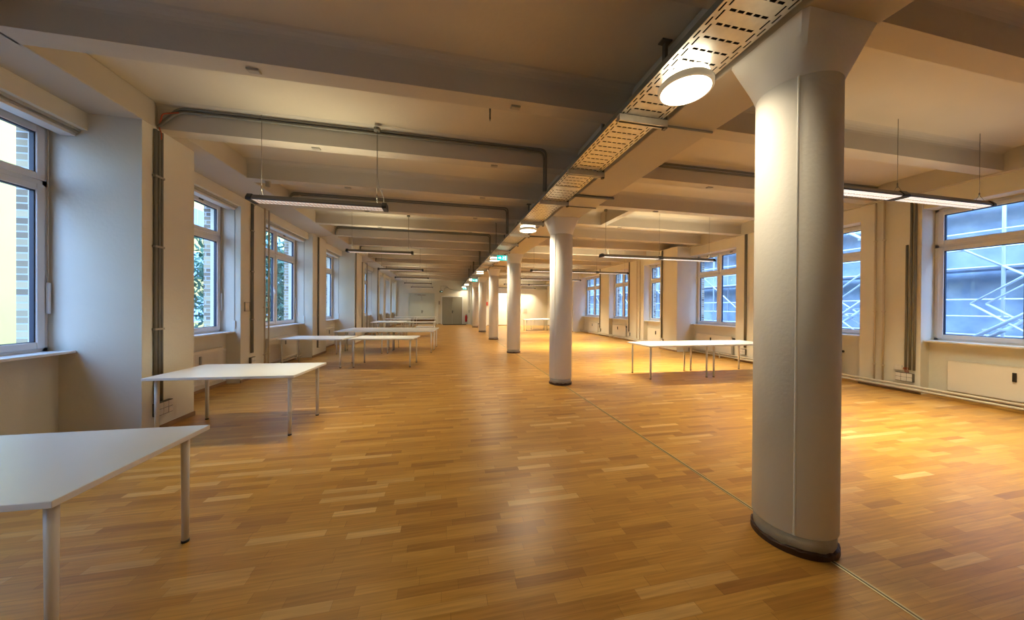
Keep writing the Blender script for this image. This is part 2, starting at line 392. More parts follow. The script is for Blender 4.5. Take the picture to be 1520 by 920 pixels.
# ------------------------------------------------------------------ columns
ORD = ['nearest the camera, filling the right of the view', 'second from the camera, left of the pair of joined tables', 'third from the camera',
       'fourth from the camera', 'fifth from the camera', 'sixth from the camera, near the far end', 'seventh and farthest, beside the far grey door']
def column(i):
    y = col_y(i)
    if y > 25.8: return
    t = thing('column', 'round white column with flared head, '+ORD[i], 'column', (COLX, y, 0), 0, 'columns in a row along the floor strip')
    s = MB(); s.lathe([(.218, .12), (.226, .128), (.226, 3.06)], n=56); s.build('shaft', 'column', t)
    s = MB(); s.lathe([(.2165, .03), (.218, .125)], n=48); s.build('plinth', 'colbase', t)
    s = MB(); n = 48
    import random as rr
    rg = rr.Random(i)
    s.lathe([(.232, 0), (.231, .03), (.216, .038)], n=n, smooth=False)
    for v in s.bm.verts:
        if v.co.z > .02: v.co.z += rg.uniform(-.006, .01)
    s.build('skirting', 'brown', t)
    # flared head: circle to square
    s = MB(); n = 64; rings = []
    for k in range(9):
        u = k/8; z = 3.0+.31*u; ring = []
        for j in range(n):
            a = j*2*math.pi/n; c, sn = math.cos(a), math.sin(a)
            r0 = .2265
            hx, hy = .285, .262
            rs = min(hx/max(abs(c), 1e-6), hy/max(abs(sn), 1e-6))
            e = u
            r = r0*(1-e)+rs*e
            if u > 0: r = max(r, r0)
            ring.append(s.bm.verts.new((r*c, r*sn, z)))
        rings.append(ring)
    for A, B in zip(rings, rings[1:]):
        for j in range(n): s.bm.faces.new((A[j], A[(j+1) % n], B[(j+1) % n], B[j]))
    s.bm.faces.new(rings[0][::-1]); s.bm.faces.new(rings[-1])
    h = s.build('capital', 'column', t)
    for p in h.data.polygons: p.use_smooth = True
    md = h.modifiers.new('es', 'EDGE_SPLIT'); md.split_angle = math.radians(30)
    # vertical corner bead towards -x,-y
    s = MB(); a = math.radians(180+39)
    for da, ra in ((-.035, .2268), (.035, .2268)):
        pass
    pts = [(.222*math.cos(a-.06), .222*math.sin(a-.06)), (.2295*math.cos(a-.02), .2295*math.sin(a-.02)), (.2295*math.cos(a+.01), .2295*math.sin(a+.01)), (.222*math.cos(a+.03), .222*math.sin(a+.03))]
    s.prism(pts, 'Z', .125, 3.03); s.build('corner_bead', 'column', t)
for i in range(7): column(i)

# ------------------------------------------------------------------ cable tray with rails and hangers
TX0, TX1, TZ = 1.525, 1.955, 3.27
tray = thing('cable_tray', 'perforated galvanized cable tray running under the ceiling along the columns', 'cable tray', (TX0, 0, TZ))
def tray_bed():
    s = MB(); Wd = TX1-TX0; P = .095; th = .002
    cross = [(Wd*.19+i*.056, Wd*.19+i*.056+.042) for i in range(5)]
    xs = sorted(set([0, Wd, .018, .030, .048, .06, Wd-.018, Wd-.030, Wd-.048, Wd-.06]+[q for c in cross for q in c]))
    ys = [0, .012, .026, .038, .055, .070, .084, P]
    def hole(xa, xb, ya, yb):
        xm, ym = (xa+xb)/2, (ya+yb)/2
        if .038 < ym < .055 and any(c[0] <= xm <= c[1] for c in cross): return True
        for e0, e1 in ((.018, .030), (Wd-.030, Wd-.018)):
            if e0 < xm < e1 and .012 < ym < .070: return True
        for e0, e1 in ((.048, .06), (Wd-.06, Wd-.048)):
            if e0 < xm < e1 and not (.026 < ym < .055): return True
        return False
    vs = {}
    def V(x, y):
        if (x, y) not in vs: vs[(x, y)] = s.bm.verts.new((x, y, 0))
        return vs[(x, y)]
    for xa, xb in zip(xs, xs[1:]):
        for ya, yb in zip(ys, ys[1:]):
            if not hole(xa, xb, ya, yb): s.bm.faces.new((V(xa, ya), V(xa, yb), V(xb, yb), V(xb, ya)))
    o = s.build('tray_bed', 'galv', tray)
    o.location = (0, -2.0, 0)
    md = o.modifiers.new('arr', 'ARRAY'); md.use_relative_offset = False; md.use_constant_offset = True
    md.constant_offset_displace = (0, P, 0); md.count = 318
    md = o.modifiers.new('sol', 'SOLIDIFY'); md.thickness = th
tray_bed()
s = MB()
for x in (0, TX1-TX0-.003): s.box(x, x+.003, -2, 28.2, 0, .045)
s.build('side_rail', 'conduit', tray)  # galvanized lips given a darker material to stand for their unlit side
s = MB()
for (y, w) in ((1.32, .18), (4.4, .12), (7.4, .12)):
    s = MB(); s.box(.012, TX1-TX0-.012, y-w/2, y+w/2, -.006, -.001); s.build('joint_plate', 'galv', tray)
pass
s = MB()
for j in range(12): s.tube([(.03+.034*j, -2, .026), (.03+.034*j, 28.2, .026)], .0175, 6)
s.build('slot_darkening_cables', 'black', tray)  # unseen black layer added across the full width to darken the slots
RY = [2.62, 3.80, 5.0, 6.32, 7.45, 8.6, 9.75, 10.6, 12.05, 13.2, 14.4, 15.1, 16.8, 18, 19.3, 20.4, 21.6, 22.8, 24, 25.2, 26.4, 27.5]
hang0 = None
for i, y in enumerate([.15, 1.30]+RY):
    lab = 'galvanized bracket hung from the ceiling under the tray, %s' % (
        {0: 'behind the camera', 1: 'beside the nearest column head', 2: 'just beyond the nearest round lamp', 3: 'second beyond the nearest round lamp',
         4: 'third beyond the nearest round lamp', 5: 'just before the second round lamp'}.get(i, 'number %d from the second round lamp' % (i-5)))
    if hang0 is None:
        t = thing('tray_bracket', lab, 'bracket', (TX0, y, 3.2), 0, 'brackets carrying the cable tray')
        s = MB(); s.box(-.01, .475, -.026, .026, .060, .066); s.box(-.01, .475, -.026, -.020, .008, .066); s.box(-.01, .475, .020, .026, .008, .066); s.box(-.01, -.004, -.026, .026, .008, .06); s.box(-.01, .475, -.026, -.012, .008, .013); s.box(-.01, .475, .012, .026, .008, .013)
        s.build('arm', 'galv', t)
        s = MB(); s.box(.445, .475, -.02, .02, -.01, .775); s.build('stem', 'steel_dark', t)
        s = MB(); s.box(.41, .51, -.035, .035, .787, .799); s.build('ceiling_plate', 'steel_dark', t)
        hang0 = t
    else: dup(hang0, (TX0, y, 3.2), 0, lab)
# lifting the left flange support: small stubs under the girder
# ------------------------------------------------------------------ round lamps under the tray
LN = ['nearest and largest in view', 'before the second column', 'before the third column', 'before the fourth column', 'before the fifth column', 'before the sixth column', 'last one, over the far grey door']
lamp0 = None
for i in range(7):
    y = 2.045+4.47*i
    if i == 6: y = 27.9
    lab = 'round warm glowing disc lamp under the cable tray, '+LN[i]
    t = thing('round_lamp', lab, 'lamp', (1.72, y, 3.13), 0, 'round lamps under the cable tray')
    s = MB(); s.lathe([(.05, .10), (.05, .138)], n=24); s.build('mount', 'galv', t)
    s = MB(); s.lathe([(.150, .055), (.155, .095), (.06, .10)], n=48); s.build('back_light', 'glow', t)
    s = MB(); s.lathe([(.178, .0), (.184, .008), (.184, .04), (.17, .054), (.12, .056)], n=56); s.build('rim', 'discrim', t)
    s = MB(); s.lathe([(.02, -.008), (.12, -.006), (.165, -.001), (.176, .006)], n=56); s.build('diffuser', 'disc', t)
    ld = bpy.data.lights.new('lamp_light', 'AREA'); ld.shape = 'DISK'; ld.size = .30; ld.energy = LAMP_POWERS[i]; ld.spread = math.radians(150); ld.color = (1, .85, .60)
    lo = bpy.data.objects.new('lamp_light', ld); COL.objects.link(lo); lo.location = (1.72, y, 3.13-.02)

# ------------------------------------------------------------------ tables
TL, TW, TH = 1.56, .88, .73
def table_proto(loc, rz, label, group):
    t = thing('table', label, 'table', loc, rz, group)
    s = MB(); s.box(-TL/2, TL/2, -TW/2, TW/2, TH-.03, TH); s.build('table_top', 'tabletop', t, bevel=.003)
    for sx_ in (-1, 1):
        for sy_ in (-1, 1):
            x, y = sx_*(TL/2-.085), sy_*(TW/2-.085)
            s = MB(); s.tube([(x, y, .012), (x, y, .36), (x, y, TH-.036)], [.0185, .0205, .0225], 16)
            s.tube([(x, y, TH-.036), (x, y, TH-.03)], .045, 16)
            lg = s.build('leg', 'tableleg', t)
            s = MB(); s.tube([(x, y, 0), (x, y, .014)], .021, 16); s.build('foot', 'black', lg)
    return t
def ctr(c, rz, dx, dy):  # table centre offset from a corner
    return (c[0]+dx*math.cos(rz)-dy*math.sin(rz), c[1]+dx*math.sin(rz)+dy*math.cos(rz), 0)
r1 = math.radians(-4.3)
TG = 'white work tables standing in the hall'
tb = table_proto(ctr((-1.707, 4.222), r1, -TL/2, TW/2), r1, 'white rectangular table beside the left pier, second from the camera', TG)
def T(c, rz, dx, dy, label): return dup(tb, ctr(c, rz, dx, dy), rz, label, TG)
T((-1.555, 2.585), math.radians(-2), -TL/2, -TW/2, 'white table corner at the lower left edge, nearest the camera')
r2 = math.radians(-8.2)
T((-2.42, 8.62), r2, -TL/2, TW/2, 'white table by the second left window, left one of the pair')
T((-2.29, 8.665), r2, TL/2, TW/2, 'white table right of another in the row before the four-table block')
r3 = math.radians(-5)
T((-.31, 10.93), r3, -TL/2, TW/2, 'white table, front right of the block of four')
T((-.31-TL*math.cos(r3)-.01, 10.93-TL*math.sin(r3), 0), r3, -TL/2, TW/2, 'white table, front left of the block of four')
T(ctr((-.31, 10.93), r3, 0, TW+.01), r3, -TL/2, TW/2, 'white table, back right of the block of four')
T(ctr((-.31, 10.93), r3, -TL-.01, TW+.01), r3, -TL/2, TW/2, 'white table, back left of the block of four')
for j, (yy, nm) in enumerate(((17.0, 'first'), (21.3, 'second'), (25.3, 'last'))):
    for k, sd in ((0, 'right'), (1, 'left')):
        T((-.40-.05*j-k*(TL+.02), yy, 0), 0, -TL/2, TW/2, 'white table at the far end of the hall, %s one of the %s far row' % (sd, nm))
T((-.40-TL-.02, 17.9, 0), 0, -TL/2, TW/2, 'white table behind the left one of the first far row')
rr_ = math.radians(-1.5)
T((4.30, 6.09), rr_, TL/2, TW/2, 'white table in the right half, left one of the joined pair casting a dark shadow')
T((4.30+TL+.012, 6.05), rr_, TL/2, TW/2, 'white table in the right half, right one of the pair, partly behind the column')
T((5.20, 20.1), 0, TL/2, TW/2, 'white table at the far right, seen left of the second column')
T((5.95, 21.06), 0, TL/2, TW/2, 'white table at the far right, behind the front one')
T((6.80, 20.05), 0, TL/2, TW/2, 'white table at the far right, mostly hidden by the second column')
s = MB(); s.box(-1.6, -.5, 20.2, 20.9, 0, .28); s.box(-1.62, -.48, 20.18, 20.92, .28, .31)
tag(s.build('low_box', 'whitepaint', bevel=.01), 'low white box on the floor under the far left tables', 'box')
s = MB(); s.box(-2.4, -.6, 25.75, 25.79, .2, .62); s.box(-2.4, -2.36, 25.75, 25.79, 0, .62); s.box(-.64, -.6, 25.75, 25.79, 0, .62)
tag(s.build('brown_panel', 'cardboard'), 'dark brown panel standing under the farthest left tables', 'panel')

# ------------------------------------------------------------------ pendant strip lights
def pendant(x0, x1, y, z, ztop, label, on=False, cords=None, sections=1, down=1., up_=1.):
    t = thing('strip_lamp', label, 'hanging lamp', ((x0+x1)/2, y, z), 0, 'hanging strip lamps')
    L = x1-x0; h = L/2
    prof = [(-.085, -.004), (-.088, .014), (-.05, .064), (.05, .064), (.088, .012), (.085, -.004), (.078, -.004), (.07, .02), (-.07, .02), (-.078, -.004)]
    secL = L/sections
    for q in range(sections):
        a, e = -h+q*secL, -h+(q+1)*secL
        s = MB(); s.prism(prof, 'X', a+.05, e-.05); s.build('housing', 'lampbody', t)
        s = MB(); s.box(a+.06, e-.06, -.076, .076, -.005, .012); s.build('reflector', 'tube_on' if on else 'tube_off_glow', t)
        s = MB(); n = int((secL-.14)/.045)
        for k in range(n+1):
            xx = a+.07+(secL-.14)*k/n; s.box(xx-.0012, xx+.0012, -.074, .074, -.012, -.005)
        s.box(a+.07, e-.07, -.002, .002, -.012, -.005)
        s.build('louver', 'louver', t)
    for q in range(sections):
        a_, e_ = -h+q*secL, -h+(q+1)*secL
        for nm_, en, zz, rx in (('strip_light_down', STRIP_DOWN*down*(8.5 if on else 1.9), -.016, 0), ('ceiling_fill_light', CEILING_FILL*up_, .078, math.pi)):  # up beams, and down beams of lamps that are off, are added fill
            ld = bpy.data.lights.new(nm_, 'AREA'); ld.shape = 'RECTANGLE'; ld.size = secL-.15; ld.size_y = .12; ld.energy = en; ld.spread = math.radians(105 if rx == 0 else 160); ld.color = (1, .89, .61)
            lo = bpy.data.objects.new(nm_, ld); COL.objects.link(lo); lo.location = ((x0+x1)/2+(a_+e_)/2, y, z+zz); lo.rotation_euler = (rx, 0, 0)
    for q in range(sections+1):
        c_ = -h+q*secL; w_ = .05 if q in (0, sections) else .055
        a, e = (c_, c_+w_) if q == 0 else (c_-w_, c_) if q == sections else (c_-w_, c_+w_)
        s = MB(); s.prism([(-.094, -.012), (-.096, .018), (-.056, .072), (.056, .072), (.096, .018), (.094, -.012)], 'X', a-.004, e+.004)
        s.build('end_cap', 'black', t, bevel=.004)
    for cx_, kind in (cords or [(-h+.13, 0), (h-.05-.08, 1)]):
        s = MB(); zt = ztop-z
        s.tube([(cx_, 0, .16), (cx_, 0, zt)], .0028, 6)
        s.tube([(cx_, -.05, .052), (cx_, 0, .16)], .0022, 5); s.tube([(cx_, .05, .052), (cx_, 0, .16)], .0022, 5)
        s.tube([(cx_, 0, .13), (cx_, 0, .19)], .007, 8)
        s.build('suspension', 'steel_dark', t)
        if kind:
            s = MB(); s.tube([(cx_+.09, .02, .05), (cx_+.085, .02, .16), (cx_+.03, .01, .30), (cx_+.008, .005, .42), (cx_+.008, .004, zt)], .004, 6)
            s.build('power_cable', 'grey_box', t)
            s = MB(); s.lathe([(.035, zt-.045), (.042, zt-.04), (.042, zt-.002)], cx_, 0, 16); s.build('ceiling_rose', 'conduit', t)
    return t
pendant(-2.40, -.755, .18, 2.895, ZC, 'unseen strip lamp added as fill light above and left of the camera', down=.25)  # out-of-view lamp added to brighten the foreground ceiling and floor
pendant(3.36, 8.0, -1.4, 2.985, ZC, 'unseen strip lamp added as fill light behind the camera on the right', True, None, 3, .03, .25)  # out-of-view lamp added as fill for the near right side
PN = ['nearest, hanging by the first left window', 'second along the left side', 'third along the left side', 'fourth along the left side', 'fifth along the left side', 'sixth and farthest along the left side']
for k, (z, xa, xb) in enumerate(((2.86, -2.38, -.755), (2.955, -2.47, -.80), (2.98, -2.53, -.80), (3.03, -2.52, -.78), (3.05, -2.54, -.78), (3.04, -2.54, -.82))):
    y = 4.65+4.47*k
    pendant(xa, xb, y, z, 3.95 if k == 0 else ZC, 'long grey ceiling-hung strip lamp, '+PN[k])
RN = ['nearest, partly behind the nearest column', 'second on the right, two joined sections', 'third on the right', 'fourth on the right', 'fifth on the right', 'farthest on the right']
for k, (y, z, xa, xb, nse) in enumerate(((3.03, 2.985, 4.02, 7.42, 2), (7.42, 2.815, 3.84, 7.16, 2), (12.05, 2.93, 3.3, 7.45, 3), (16.4, 2.98, 3.9, 7.3, 2), (20.9, 3.0, 3.9, 7.3, 2), (25.2, 3.02, 3.9, 7.3, 2))):
    h = (xb-xa)/2; sec = (xb-xa)/nse
    pendant(xa, xb, y, z, ZC, 'long grey strip lamp with pale underside, '+RN[k], True, [(-h+.13, 1)]+[(-h+sec*q, 0) for q in range(1, nse)]+[(h-.13, 0)], nse, .8 if k == 0 else 1., (.28, 1.1, 1.1, 1, 1, 1)[k])

# ------------------------------------------------------------------ conduits
def conduit(label, runs, m='conduit', r=.016, clips=(), extra=None, name='cable_conduit', cat='conduit'):
    t = thing(name, label, cat, runs[0][0])
    o = Vector(runs[0][0])
    for pts in runs:
        s = MB(); s.tube([Vector(p)-o for p in pts], r, 8); s.build('tube', m, t)
    if clips:
        pass
    return t
def bend(p, q, c, r=.06, n=5):
    """points rounding corner c between p and q"""
    c = Vector(c); a = (Vector(p)-c).normalized(); b_ = (Vector(q)-c).normalized(); out = []
    for i in range(n+1):
        u = i/n; out.append(c+a*r*(1-u)**2+b_*r*u**2)
    return out
def path(pts, r=.06):
    out = [Vector(pts[0])]
    for i in range(1, len(pts)-1): out += bend(pts[i-1], pts[i+1], pts[i], r)
    out.append(Vector(pts[-1])); return out
XT = 1.50
# left piers: pier face -> edge beam -> along near face of conduit beams
for nm, (xf, yp, k, zbox) in {'on the pier beside the second table': (-3.42, 4.715, 2, .36), 'on the pier right of the first left window': (-3.93, 7.72, 4, .55), 'on the third left pier': (-3.80, 11.0, 6, .5),
                             'on the fourth left pier': (-3.45, 13.95, 8, .5), 'on the fifth left pier': (-3.85, 16.72, 10, .5), 'on the sixth left pier': (-3.72, 19.85, 12, .5)}.items():
    yb = beam_y(k)-.02; g = .019
    yr = yb if yp > yb or k > 4 else yb
    runs = []
    for d, (dz, dy) in enumerate(((0, 0), (.045, .045), (.085, .085))):
        if d == 2 and k != 2: break
        x1 = xf+g; yq = yp+dy
        runs.append([Vector((x1, yq, zbox)), Vector((x1, yq, ZB-.03))])
        yface = beam_y(k)-.02-.0*d
        zz = 3.955-dz*.95
        if d == 2: continue
        runs.append(path([(-3.39 if k == 2 else -3.21, yface, ZB+.02), (-3.19, yface, zz), (XT+.03-d*.035, yface, zz), (XT+.03-d*.035, yface, 3.32)], .09))
    cl = [(xf+g, yp+.025, z) for z in (.9, 1.5, 2.1, 2.7, 3.3)]
    t = conduit('grey conduits %s and along the beam' % nm, runs, r=.017)
    o = Vector(runs[0][0])
    for z in (1.25, 2.25, 3.1):
        s = MB(); s.box(xf-o.x, xf-o.x+.038, -.025, .07 if k != 2 else .11, z-.012-o.z, z+.012-o.z)
        s.build('clip', 'grey_box', t)
    s = MB()
    xb_ = -3.39 if k == 2 else -3.21
    pr = path([(xf+.03, yp+.06, ZB-.12), (xf+.035, yp+.06, ZB-.04), (xb_, beam_y(k)-.02, ZB+.01), (xb_+.03, beam_y(k)-.035, ZB+.07), (xb_+.05, beam_y(k)-.04, 3.86), (xb_+.22, beam_y(k)-.045, 3.89)], .04)
    s.tube([p-o for p in pr], .008, 6); s.build('loose_cable', 'redwire' if k == 2 else 'pipe', t)
# lamp feeds on beams between (from each rose to the tray)
for k, nm in ((5, 'second'), (8, 'third'), (11, 'fourth')):
    yf = beam_y(k)-.014
    conduit('thin grey conduit along a beam from the %s left strip lamp to the tray' % nm, [path([(-.86, yf, 3.975), (XT-.02, yf, 3.975), (XT-.02, yf, 3.32)], .04)], r=.012)
# right half conduits
yf = beam_y(2)-.02
conduit('pair of grey conduits along the second beam right of the girder', [[(2.64, yf, 3.955), (8.40, yf, 3.955)], [(2.64, yf, 3.905), (8.40, yf, 3.905)]], r=.018)
for y, r_, nm, xe in ((2.72, .011, 'nearest, beyond the first tray bracket', 2.60), (4.72, .022, 'second, thicker', 2.66), (5.25, .010, 'third, thin', 2.62), (7.7, .018, 'beyond the second column', 2.62), (10.7, .018, 'beyond the third column', 2.62), (13.7, .018, 'beyond the fourth column', 2.62)):
    conduit('conduit crossing under the girder from tray to right, '+nm, [[(1.9, y, 3.29), (xe, y, 3.29)]], r=r_)
for nm, yp, xf, off in (('on the pier right of the nearest column', 4.24, 8.5, (0, .055, .11)), ('on the pier right of the joined tables', 7.62, 8.5, (0, .04)), ('on the protruding pier left of the double window', 10.58, 8.0, (0, .04)), ('on the third right pier', 13.58, 8.52, (0, .045)), ('on the fourth right pier', 16.45, 8.52, (0, .045))):
    x = xf-.02
    t = conduit('grey cable conduits rising from sockets '+nm, [[(x, yp+d, .42), (x, yp+d, ZB-.02 if d < .1 else 2.75)] for d in off], r=.018)
# painted heating pipes
def hpipes(label, x, ys, z1=ZB, sgn=-1):
    t = thing('heating_pipe', label, 'pipe', (x, ys[0], 0))
    for y in ys:
        s = MB(); s.tube([(0, y-ys[0], .1), (0, y-ys[0], z1)], .016, 10); s.build('riser', 'pipe', t)
    for z in (.45, 1.5, 2.9):
        for y in ys:
            s = MB(); s.box(-.02*sgn*-1, .03*sgn, y-ys[0]-.045, y-ys[0]+.004, z-.004, z+.004); s.box(-.02, .02, y-ys[0]-.02, y-ys[0]+.02, z-.012, z+.012); s.build('clip', 'pipe', t)
hpipes('pair of thin cream heating risers at the left edge of the second left window', -3.87, [8.14, 8.31])
hpipes('pair of cream heating risers on the pier right of the nearest column', 8.46, [4.66, 4.79], ZB)
hpipes('pair of cream heating risers on the third right pier', 8.48, [12.72, 12.95])
hpipes('pair of dark-edged risers beside the fifth left pier', -3.78, [17.42, 17.6])
def base_pipes(label, x, y0, y1):
    t = thing('heating_pipe', label, 'pipe', (x, y0, 0))
    for z in (.075, .135):
        s = MB(); s.tube([(0, 0, z), (0, y1-y0, z)], .022, 10); s.build('run', 'pipe', t)
    for q in (.15, .5, .85):
        s = MB(); s.box(-.022, .03, (y1-y0)*q-.012, (y1-y0)*q+.012, 0, .16); s.build('clip', 'pipe', t)
base_pipes('pair of cream heating pipes along the foot of the right wall, near part', 8.42, 1.0, 9.75)
base_pipes('pair of cream heating pipes along the foot of the right wall, far part', 8.44, 10.8, 18.9)
base_pipes('cream heating pipes along the floor under the second left window', -4.10, 8.32, 10.6)

# ------------------------------------------------------------------ radiators
def radiator(label, xw, sgn, y0, y1, z0=.16, z1=.74, ribs=True, group='radiators under the windows'):
    """xw: wall face; room side = -sgn"""
    t = thing('radiator', label, 'radiator', (xw, (y0+y1)/2, 0), 0, group); h = (y1-y0)/2
    f = -sgn
    s = MB(); s.box(f*.045, f*.105, -h, h, z0, z1)
    if ribs:
        n = int(2*h/.034)
        for k in range(n): yy = -h+.02+(2*h-.04)*(k+.5)/n; s.box(f*.105, f*.111, yy-.010, yy+.010, z0+.035, z1-.035)
    s.build('panel', 'radiator', t, bevel=.004, seg=1)
    s = MB(); s.box(f*.04, f*.11, -h-.003, h+.003, z1, z1+.008); s.build('top_grille', 'radiator', t)
    s = MB()
    for yy in (-h+.12, h-.12): s.box(0, f*.045, yy-.02, yy+.02, z0+.1, z1-.1)
    s.build('wall_bracket', 'radiator', t)
    s = MB(); s.box(f*.111, f*.135, .05, .085, z1-.22, z1-.08); s.build('heat_meter', 'black' if not ribs else 'grey_box', t, bevel=.003)
    e = 1 if sgn < 0 else -1
    s = MB(); s.tube([(f*.075, e*h, z1-.05), (f*.075, e*(h+.06), z1-.05)], .01, 8); s.tube([(f*.075, e*(h+.02), z1-.05), (f*.075, e*(h+.09), z1-.05)], [.02, .024], 12)
    s.build('thermostat_valve', 'socket' if ribs else 'black', t)
    s = MB(); s.tube([(f*.075, e*(h+.02), z1-.05), (f*.075, e*(h+.03), .12)], .008, 8); s.build('supply_pipe', 'pipe', t)
    return t
for y0, y1, nm in ((5.75, 7.13, 'first'), (8.75, 10.25, 'second'), (12.15, 13.5, 'third'), (15.3, 16.3, 'fourth'), (17.9, 19.3, 'fifth')):
    radiator('cream ribbed radiator under the %s left window seen from the camera' % nm, -4.18, -1, y0, y1)
for y0, y1, nm in ((5.5, 6.8, 'window just right of the nearest column'), (8.22, 9.62, 'double window behind the joined tables'), (11.1, 12.35, 'window left of the protruding right pier'), (14.1, 15.3, 'fourth right window'), (16.95, 18.1, 'farthest right window')):
    radiator('smooth cream panel radiator under the '+nm, 8.72, 1, y0, y1, .14, .66, False)
for y0, y1 in ((2.4, 3.9),): radiator('smooth cream radiator at the right edge near the camera', 8.72, 1, y0, y1, .14, .66, False)

# ------------------------------------------------------------------ socket boxes
def sockets(label, xw, sgn, y0, z0, ny, nz, c=.075):
    f = -sgn
    t = thing('socket_box', label, 'sockets', (xw, y0, z0), 0, 'socket boxes at the foot of conduits')
    s = MB(); s.box(0, f*.045, 0, ny*c+.012, 0, nz*c+.012); s.build('back_box', 'steel_dark', t, bevel=.003)
    for i in range(ny):
        for j in range(nz):
            s = MB(); s.box(f*.045, f*.056, .008+i*c+.003, .008+(i+1)*c-.003, .006+j*c+.003, .006+(j+1)*c-.003)
            o = s.build('socket', 'socket', t, bevel=.003)
    return t
sockets('grey box of six sockets on the pier beside the second table', -3.42, -1, 4.70, .19, 3, 2)
sockets('small socket box at the foot of the conduit right of the first left window', -3.93, -1, 7.66, .30, 2, 2)
sockets('socket box at the foot of the conduit on the third left pier', -3.80, -1, 10.95, .25, 2, 3)
sockets('white framed box of six sockets on the pier right of the nearest column', 8.5, 1, 4.24, .20, 3, 2)
sockets('white box of four sockets under the conduit right of the joined tables', 8.5, 1, 7.60, .21, 2, 2)
sockets('socket box under the conduit on the protruding right pier', 8.0, 1, 10.5, .22, 2, 2)
sockets('socket box under the conduit on the third right pier', 8.52, 1, 13.5, .22, 2, 2)
sockets('socket box under the conduit on the fourth right pier', 8.52, 1, 16.35, .22, 2, 2)
s = MB(); s.box(0, -.04, 0, .09, 0, .09)
t = thing('junction_box', 'small white junction box with red wires above the six right sockets', 'junction box', (8.5, 4.40, .40)); s.build('case', 'socket', t, bevel=.004)
s = MB()
for q in range(4): s.tube([(-.03, -.02-.015*q, .02+.01*q), (-.045, -.035-.02*q, .06), (-.03, -.05-.015*q, -.03)], .005, 5)
s.build('red_wires', 'redwire', t)
t = thing('switch_frame', 'empty grey switch frame around the conduit right of the first left window', 'switch', (-3.93, 7.50, 1.42))
s = MB(); s.box(0, .02, 0, .015, 0, .19); s.box(0, .02, .165, .18, 0, .19); s.box(0, .02, 0, .18, 0, .012); s.box(0, .02, 0, .18, .178, .19); s.build('frame', 'grey_box', t)
s = MB(); s.box(0, .012, .015, .165, .012, .178); s.build('plate', 'pipe', t)

# ------------------------------------------------------------------ ceiling plates, hook
pl = None
for k, y in ((1, 3.38), (2, 4.86), (3, 6.35), (4, 7.84), (5, 9.34)):
    for x, sd in ((-1.70, 'left'), (.745, 'middle'), (4.6, 'right')):
        if k == 1 and x > 4: continue
        lab = 'small grey plate on the underside of the %s beam from the camera, %s one' % ({1: 'second', 2: 'third', 3: 'fourth', 4: 'fifth', 5: 'sixth'}[k], sd)
        s = MB(); s.box(-.05, .05, -.03, .03, -.014, 0); s.box(-.045, .045, -.025, .025, -.018, -.014)
        o = s.build('anchor_plate', 'grey_box', loc=(x, y, ZB)); tag(o, lab, 'plate', 'anchor plates under the beams')
s = MB(); s.tube([(0, 0, 0), (0, 0, -.13)], .011, 8); s.tube([(0, 0, -.13), (0, 0, -.17)], [.011, .004], 8)
tag(s.build('ceiling_hook', 'conduit', loc=(.55, 3.95, ZC)), 'short grey stub hanging from the ceiling before the nearest conduit beam', 'hook')
s = MB(); s.tube([(0, 0, 0), (0, 0, -.03)], .02, 8)
tag(s.build('ceiling_hook', 'black', loc=(-1.02, 2.6, ZC)), 'tiny dark ceiling hook near the top of the photo', 'hook')
# small bracket on the ceiling near the first strip lamp
s = MB(); s.box(-.03, .03, -.02, .02, -.09, 0); s.box(-.04, .04, -.025, .025, -.012, 0)
tag(s.build('detector', 'grey_box', loc=(-2.98, 6.36, ZB)), 'small grey detector under a beam above the first left window', 'detector')

# ------------------------------------------------------------------ exit signs
def exit_sign(label, x, y, z):
    t = thing('exit_sign', label, 'exit sign', (x, y, z), 0, 'green exit signs under the tray')
    s = MB(); s.box(-.16, .16, 0, .03, 0, .16); s.build('case', 'green', t, bevel=.003)
    s = MB(); s.prism([(-.12, .06), (-.07, .06), (-.07, .03), (-.02, .08), (-.07, .13), (-.07, .10), (-.12, .10)], 'Y', -.004, 0)
    s.build('arrow', 'exitwhite', t)
    s = MB(); s.box(.08, .13, -.004, 0, .02, .14); s.lathe([(.011, -.004+0), (.011, 0)], 0, 0, 10)
    bmesh.ops.delete(s.bm, geom=[v for v in s.bm.verts if abs(v.co.x) < .02 and v.co.z < .01], context='VERTS')
    s.prism([(.03+.012*math.cos(a*math.pi/4), .125+.012*math.sin(a*math.pi/4)) for a in range(8)], 'Y', -.004, 0)
    s.prism([(.02, .07), (.04, .065), (.05, .11), (.03, .115)], 'Y', -.004, 0)
    s.prism([(.02, .07), (.035, .07), (.02, .045), (-.005, .03), (-.01, .04), (.01, .052)], 'Y', -.004, 0)
    s.prism([(.03, .07), (.045, .068), (.058, .045), (.05, .02), (.04, .02), (.045, .045)], 'Y', -.004, 0)
    s.prism([(.045, .11), (.05, .10), (.075, .085), (.078, .092)], 'Y', -.004, 0)
    s.build('running_figure_and_door', 'exitwhite', t)
    s = MB()
    for xx in (-.12, .12): s.tube([(xx, .015, .16), (xx, .015, 3.27-z)], .004, 6)
    s.build('hanger', 'steel_dark', t)
exit_sign('green exit sign with white arrow, nearest of the three under the tray', 1.80, 9.98, 3.0)
exit_sign('green exit sign under the tray, middle one of three', 1.80, 18.9, 3.0)
exit_sign('green exit sign under the tray, farthest one over the door', 1.75, 27.3, 2.97)

